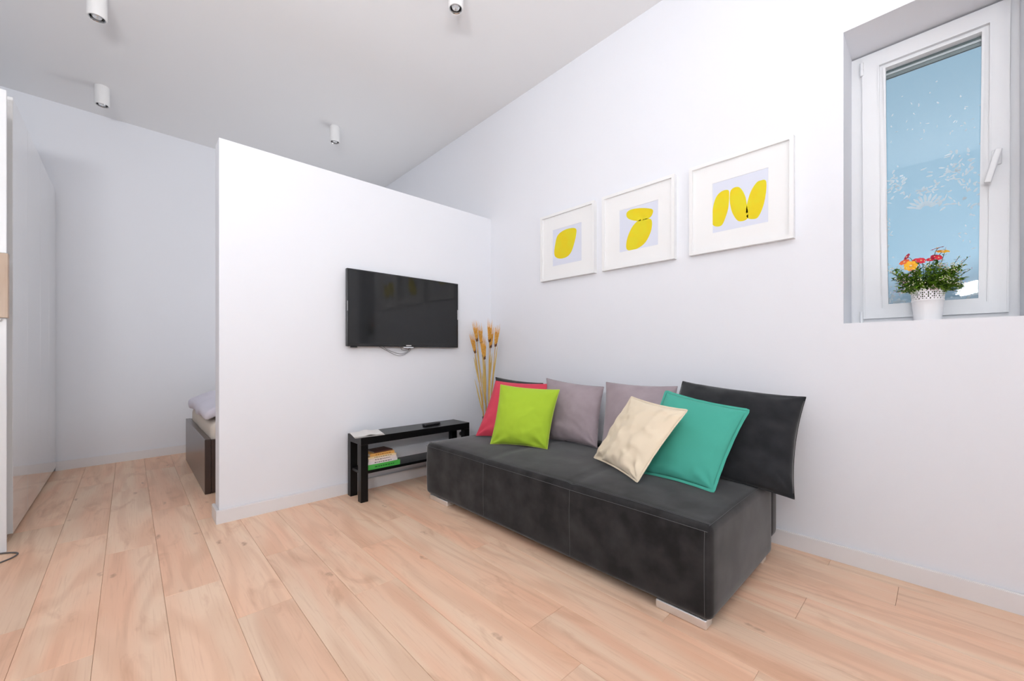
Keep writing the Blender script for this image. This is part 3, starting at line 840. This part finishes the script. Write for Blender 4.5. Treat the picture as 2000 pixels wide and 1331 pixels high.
for k, (ex, ey, ez) in enumerate(ears):
    tip = Vector((ex, ey, ez)) - wheat.location
    bx = Vector((random.uniform(-.012, .012), random.uniform(-.015, .015), 0.0))
    d = (tip - Vector((0, 0, .36))).normalized()
    eb = tip - d * 0.155
    mid_ = bx.lerp(eb, .5) + Vector((0, 0, .0)) + Vector((0, (bx.y - eb.y) * .12, 0))
    bm = bmesh.new()
    path = spline([bx, mid_, eb, tip - d * .03], 8)
    add_tube(bm, path, 0.0028, 6)
    stalk = obj('stalk', bm, M_straw, wheat, 60)
    # leaf blades along the stalk
    bm = bmesh.new()
    for q in range(3):
        f0 = path[int(len(path) * random.uniform(.3, .5))]; sd = Vector((random.uniform(-.02, .02), random.uniform(-.02, .02), 0))
        pts = spline([f0, f0 + d * .12 + sd * .5, f0 + d * random.uniform(.22, .32) + sd], 5)
        sdv = d.cross(Vector((1, 0, 0))).normalized()
        rows = []
        for i, p in enumerate(pts):
            w_ = 0.0085 * math.sin(math.pi * min(1, .12 + .88 * i / (len(pts) - 1))) + 0.0004
            rows.append((bm.verts.new(p - sdv * w_ + Vector((.0006, 0, 0))), bm.verts.new(p + sdv * w_)))
        for a, b in zip(rows, rows[1:]): bm.faces.new((a[0], b[0], b[1], a[1]))
    obj('blade', bm, M_straw2, stalk)
    # ear: kernels in spiral rows with long awns
    bm = bmesh.new(); bmb = bmesh.new()
    u = d.orthogonal().normalized(); v = d.cross(u)
    for i in range(44):
        s = i / 43; a = i * 2.4
        r = 0.004 + 0.0095 * s ** .8 - .004 * max(0, s - .8) * 5
        c = eb + d * (0.118 * s) + (u * math.cos(a) + v * math.sin(a)) * r
        kd = (d + (u * math.cos(a) + v * math.sin(a)) * .24).normalized()
        tgt = bmb if s < .2 else bm
        add_tube(tgt, [c, c + kd * .006, c + kd * .013, c + kd * .018], [.0014, .0044, .0040, .0010], 5)
        add_tube(tgt if s >= .2 else bm, [c + kd * .014, c + kd * .034 + d * .014, c + kd * .050 + d * random.uniform(.02, .055)], [.0014, .0011, .0004], 4, cap=False)
    e_ = obj('ear', bm, M_ear, stalk, 70)
    obj('ear_base', bmb, M_dkear, stalk, 70)

# ------------------------------------------------------------------ framed prints
M_frame = mat('white_frame', (0.90, 0.90, 0.90, 1), 0.4)
M_mat = mat('passepartout', (0.90, 0.90, 0.90, 1), 0.85)
M_print = mat('pale_blue_print', srgb(222, 226, 240), 0.8)
M_yellow = mat('yellow_ink', srgb(228, 214, 34), 0.8, mottle=(14, srgb(232, 208, 22), .4, .6))
M_pic_glass = bpy.data.materials.new('picture_glass'); M_pic_glass.use_nodes = True
N, L = M_pic_glass.node_tree.nodes, M_pic_glass.node_tree.links
N.clear()
o_ = N.new('ShaderNodeOutputMaterial'); tr = N.new('ShaderNodeBsdfTransparent'); gl = N.new('ShaderNodeBsdfGlossy'); mx = N.new('ShaderNodeMixShader'); fr = N.new('ShaderNodeFresnel')
fr.inputs['IOR'].default_value = 1.3; gl.inputs['Roughness'].default_value = 0.03
L.new(fr.outputs[0], mx.inputs[0]); L.new(tr.outputs[0], mx.inputs[1]); L.new(gl.outputs[0], mx.inputs[2]); L.new(mx.outputs[0], o_.inputs[0])
blobs = {1: [[(1.91, 1.963), (1.903, 1.924), (1.923, 1.853), (1.951, 1.793), (1.992, 1.762), (2.056, 1.757), (2.107, 1.777), (2.124, 1.814), (2.114, 1.88), (2.092, 1.943), (2.041, 1.971), (1.971, 1.977)]],
 2: [[(1.286, 1.946), (1.283, 1.922), (1.306, 1.896), (1.376, 1.892), (1.439, 1.914), (1.471, 1.941), (1.473, 1.971), (1.444, 1.985), (1.386, 1.98), (1.325, 1.964)],
     [(1.296, 1.884), (1.288, 1.846), (1.301, 1.793), (1.336, 1.74), (1.386, 1.713), (1.439, 1.706), (1.473, 1.722), (1.476, 1.764), (1.46, 1.818), (1.428, 1.869), (1.386, 1.897), (1.336, 1.898)]],
 3: [[(.825, 1.935), (.821, 1.897), (.825, 1.842), (.836, 1.797), (.859, 1.746), (.89, 1.743), (.912, 1.762), (.913, 1.8), (.908, 1.864), (.89, 1.917), (.859, 1.94)],
     [(.781, 1.941), (.759, 1.923), (.738, 1.874), (.73, 1.817), (.724, 1.769), (.731, 1.747), (.759, 1.742), (.781, 1.755), (.803, 1.797), (.814, 1.839), (.819, 1.897), (.81, 1.934)],
     [(.642, 1.936), (.636, 1.913), (.639, 1.861), (.652, 1.796), (.676, 1.745), (.703, 1.741), (.728, 1.754), (.735, 1.787), (.728, 1.84), (.71, 1.897), (.683, 1.935), (.662, 1.94)]]}
pics = [(1, 1.995, 'white framed print with one yellow oval, leftmost of the three'),
        (2, 1.398, 'white framed print with two stacked yellow shapes, the middle one'),
        (3, 0.776, 'white framed print with three yellow ovals, nearest the window')]
PZ0, PZ1, HW = 1.597, 2.125, 0.265
for idx, yc, lab in pics:
    t = thing('framed_print', lab, 'picture', (WX, yc, PZ0), 'framed prints on the right wall')
    fr_o = put(rect_frame('frame', 2.462, WX - 0.0005, yc - HW, yc + HW, PZ0, PZ1, 0.019, 0.019, 0.019, 0.019, M_frame, None, 0.0015), t)
    put(box('backing', (2.4805, yc - HW + .018, PZ0 + .018), (2.4955, yc + HW - .018, PZ1 - .018), M_mat), t)
    z0p, z1p = 1.708, 1.998
    yl, yr = (2.139, 1.853) if idx == 1 else (1.528, 1.246) if idx == 2 else (0.911, 0.627)
    put(rect_frame('passepartout', 2.4765, 2.480, yc - HW + .018, yc + HW - .018, PZ0 + .018, PZ1 - .018, yc + HW - .018 - yl, yr - (yc - HW + .018), z0p - PZ0 - .018, PZ1 - .018 - z1p, M_mat, None, 0.0008), t)
    pr = put(box('print', (2.4780, yr - .004, z0p - .004), (2.4800, yl + .004, z1p + .004), M_print), t)
    for b in blobs[idx]:
        bm = bmesh.new()
        pts = spline([(2.4778, y, z) for y, z in b], 5, closed=True)
        vs_ = [bm.verts.new(p) for p in pts]; bm.faces.new(vs_)
        r = bmesh.ops.extrude_face_region(bm, geom=bm.faces[:])
        for g in r['geom']:
            if isinstance(g, bmesh.types.BMVert): g.co.x += 0.0003
        bmesh.ops.triangulate(bm, faces=[f for f in bm.faces if len(f.verts) > 4])
        yo = obj('yellow_shape', bm, M_yellow, None); yo.parent = pr; yo.matrix_parent_inverse = Matrix.Translation(t.location).inverted() @ Matrix.Identity(4) if False else Matrix.Identity(4)

# ------------------------------------------------------------------ flower pot on the window sill
pot = thing('flower_pot', 'white lace-rim pot of red and yellow flowers on the window sill', 'potted plant', (2.612, 0.036, OZ0))
M_pot = mat('white_pot', (0.86, 0.85, 0.86, 1), 0.45)
bm = bmesh.new()
S = 54
zs_ = [0.0, 0.004, 0.03, 0.06, 0.092]
def prad(zz): return 0.044 + 0.0125 * zz / 0.145
prof = [(0.0005, 0.0), (0.040, 0.0), (0.0435, 0.003), (prad(.03), .03), (prad(.06), .06), (prad(.088), .088), (prad(.09) + .0015, .090), (prad(.094) + .0015, .094), (prad(.096), .096),
        (prad(.096) - .003, .096), (prad(.05) - .003, .05), (0.0005, .045)]
add_lathe(bm, prof, S)
obj('pot_body', bm, M_pot, pot, 35)
# perforated lace band: each cell keeps a frame around a hole; the rim is scalloped
bm = bmesh.new()
rowsz = [.096, .1045, .113, .1215, .130, .146]
def lace(k, zz):
    a = 2 * math.pi * k / S
    sc = abs(math.sin(a * 5)) ** .6
    if zz > .14: zz = .134 + .012 * sc
    return Vector((prad(zz) * math.cos(a), prad(zz) * math.sin(a), zz))
random.seed(8)
grid = [[bm.verts.new(lace(k, zz)) for k in range(S)] for zz in rowsz]
for i in range(5):
    for k in range(S):
        c = [grid[i][k], grid[i][(k + 1) % S], grid[i + 1][(k + 1) % S], grid[i + 1][k]]
        m6 = (k + 3 * (i % 2)) % 6
        rad = (.40, .0, .30, .36, .30, .0)[m6] if i in (1, 2, 3) else (.28, .0, .28, .0, .36, .0)[m6]
        if rad == 0: bm.faces.new(c); continue
        h = rad * .42; o8 = []
        for a, b in ((-h, -rad), (h, -rad), (rad, -h), (rad, h), (h, rad), (-h, rad), (-rad, h), (-rad, -h)):
            u, v = a + .5, b + .5
            o8.append(bm.verts.new(c[0].co * (1 - u) * (1 - v) + c[1].co * u * (1 - v) + c[2].co * u * v + c[3].co * (1 - u) * v))
        for q in range(4):
            bm.faces.new((c[q], c[(q + 1) % 4], o8[2 * q + 1], o8[2 * q]))
            bm.faces.new((c[(q + 1) % 4], o8[(2 * q + 2) % 8], o8[2 * q + 1]))
bmesh.ops.recalc_face_normals(bm, faces=bm.faces[:])
bmesh.ops.solidify(bm, geom=bm.faces[:], thickness=0.0015)
obj('lace_rim', bm, M_pot, pot)
M_leaf = mat('green_leaf', srgb(52, 92, 22), 0.55, mottle=(40, srgb(116, 158, 40), .35, .7))
M_leaf2 = mat('bright_leaf', srgb(126, 168, 44), 0.55)
M_stem = mat('plant_stem', srgb(70, 96, 40), 0.7)
M_bud = mat('white_buds', srgb(226, 224, 190), 0.7)
M_pinkbud = mat('pink_buds', srgb(214, 178, 186), 0.7)
random.seed(33)
def add_leaf(bm, base, d, ln, wd, cup=0.25):
    d = d.normalized(); side = d.cross(Vector((0, 0, 1)))
    if side.length < .05: side = Vector((1, 0, 0))
    side.normalize(); up_ = side.cross(d)
    prof = [(0, .12), (.3, .85), (.6, 1.0), (.85, .55), (1.0, .05)]
    rows = []
    for s, w in prof:
        c = base + d * ln * s - up_ * cup * ln * s * s
        rows.append((bm.verts.new(c - side * wd * w / 2 + up_ * wd * w * .15), bm.verts.new(c), bm.verts.new(c + side * wd * w / 2 + up_ * wd * w * .15)))
    for a, b in zip(rows, rows[1:]):
        bm.faces.new((a[0], b[0], b[1], a[1])); bm.faces.new((a[1], b[1], b[2], a[2]))
leaf_bm, bright_bm, stem_bm, bud_bm, pink_bm = (bmesh.new() for _ in range(5))
root0 = Vector((0, 0, .10))
for i in range(190):
    a = random.uniform(0, 2 * math.pi); spread = random.uniform(.2, 1.0) ** .7
    tipr = .118 * spread
    tip = Vector((tipr * .62 * math.cos(a), tipr * math.sin(a) + .0, .128 + random.uniform(.0, .165) * (1.05 - .40 * spread)))
    p0 = Vector((.035 * math.cos(a) * spread, .035 * math.sin(a) * spread, .10))
    path = spline([p0, p0.lerp(tip, .5) + Vector((0, 0, .02)), tip], 5)
    add_tube(stem_bm, path, .0009, 4)
    kind = random.random()
    for q in range(11):
        s = .25 + .75 * q / 10
        c = path[min(len(path) - 1, int(s * (len(path) - 1)))]
        b = random.uniform(0, 6.28)
        d = Vector((math.cos(b), math.sin(b), random.uniform(-.1, .7))) + (tip - p0).normalized() * .6
        add_leaf(leaf_bm if random.random() < .66 else bright_bm, c, d, random.uniform(.013, .024), random.uniform(.008, .015))
    if kind < .38:
        tgt = bud_bm if random.random() < .7 else pink_bm
        for q in range(9):
            c = tip + Vector((random.gauss(0, .006), random.gauss(0, .008), random.uniform(-.01, .018)))
            add_tube(tgt, [c, c + Vector((0, 0, .002)), c + Vector((0, 0, .0045))], [.0007, .0019, .0007], 5)
# a few long sprigs reaching out to the right and left
for y1, z1, x1 in ((-.118, .262, -.02), (-.128, .215, .0), (-.095, .275, .01), (-.055, .31, -.02), (.105, .20, -.02), (.118, .235, .0), (-.10, .155, -.03), (-.11, .175, .01)):
    p0 = Vector((0, y1 * .3, .11)); tip = Vector((x1, y1, z1))
    path = spline([p0, p0.lerp(tip, .5) + Vector((0, 0, .015)), tip], 8)
    add_tube(stem_bm, path, .0009, 4)
    for q in range(16):
        c = path[min(len(path) - 1, int((.35 + .65 * q / 15) * (len(path) - 1)))]
        b = random.uniform(0, 6.28)
        add_leaf(leaf_bm, c, Vector((math.cos(b) * .6, math.sin(b), .5)), random.uniform(.006, .012), random.uniform(.003, .006))
        cc = c + Vector((random.gauss(0, .004), random.gauss(0, .004), .003))
        add_tube(pink_bm if q % 2 else bud_bm, [cc, cc + Vector((0, 0, .002)), cc + Vector((0, 0, .004))], [.0006, .0019, .0006], 5)
for nm, b_, m_ in (('foliage', leaf_bm, M_leaf), ('bright_foliage', bright_bm, M_leaf2), ('stems', stem_bm, M_stem), ('white_buds', bud_bm, M_bud), ('pink_buds', pink_bm, M_pinkbud)):
    o = obj(nm, b_, m_, pot); o['kind'] = 'stuff'
M_fl = {'yellow': mat('yellow_petal', srgb(246, 186, 28), .6, mottle=(55, srgb(240, 132, 40), .45, .7)), 'orange': mat('orange_petal', srgb(240, 112, 58), .6),
        'red': mat('red_petal', srgb(214, 40, 62), .6), 'pink': mat('crimson_petal', srgb(196, 34, 74), .6)}
M_core = mat('flower_core', srgb(240, 206, 150), .7)
def flower(kind, y, z, x, face, rad, npet=7):
    c = Vector((x, y, z)) - pot.location
    f = Vector(face).normalized(); u = f.orthogonal().normalized(); v = f.cross(u)
    bm = bmesh.new()
    for k in range(npet):
        a = 2 * math.pi * k / npet
        d = u * math.cos(a) + v * math.sin(a); s = f.cross(d)
        rows = []
        for t_, w in ((.10, .10), (.45, .27), (.75, .37), (.92, .26), (1.0, .08)):
            p = c + d * rad * t_ + f * rad * (.18 * t_ - .22 * t_ * t_ + .06)
            rows.append((bm.verts.new(p - s * rad * w), bm.verts.new(p - f * rad * .05), bm.verts.new(p + s * rad * w)))
        for A, B in zip(rows, rows[1:]):
            bm.faces.new((A[0], B[0], B[1], A[1])); bm.faces.new((A[1], B[1], B[2], A[2]))
    fl = obj('flower', bm, M_fl[kind], pot)
    fl['label'] = kind + ' flower'
    bm = bmesh.new()
    add_tube(bm, [c, c + f * rad * .10, c + f * rad * .20], [rad * .20, rad * .22, rad * .10], 10)
    obj('flower_centre', bm, M_core, fl, 60)
    bm = bmesh.new(); add_tube(bm, spline([Vector((c.x * .3, c.y * .4, .11)), c * .7 + Vector((0, 0, .06)), c - f * .002], 5), .0012, 5)
    obj('flower_stem', bm, M_stem, fl)
toC = (-.85, -.1, .05)
flower('yellow', .089, 1.399, 2.560, toC, .0235)
flower('orange', .110, 1.422, 2.575, (-.6, .3, .6), .019)
flower('pink', .102, 1.447, 2.59, (-.3, .5, .25), .017)
flower('red', .072, 1.424, 2.585, (-.7, .1, .5), .015)
flower('red', .056, 1.420, 2.575, (-.8, -.2, .4), .016)
flower('red', .027, 1.421, 2.58, (-.5, 0, .6), .015)
flower('pink', .014, 1.432, 2.585, (-.6, -.1, .5), .014)
flower('red', .002, 1.424, 2.57, (-.8, -.3, .3), .013)
flower('pink', .006, 1.466, 2.58, (-.12, .22, .9), .022)
flower('yellow', -.010, 1.449, 2.575, (-.4, -.15, .85), .023)
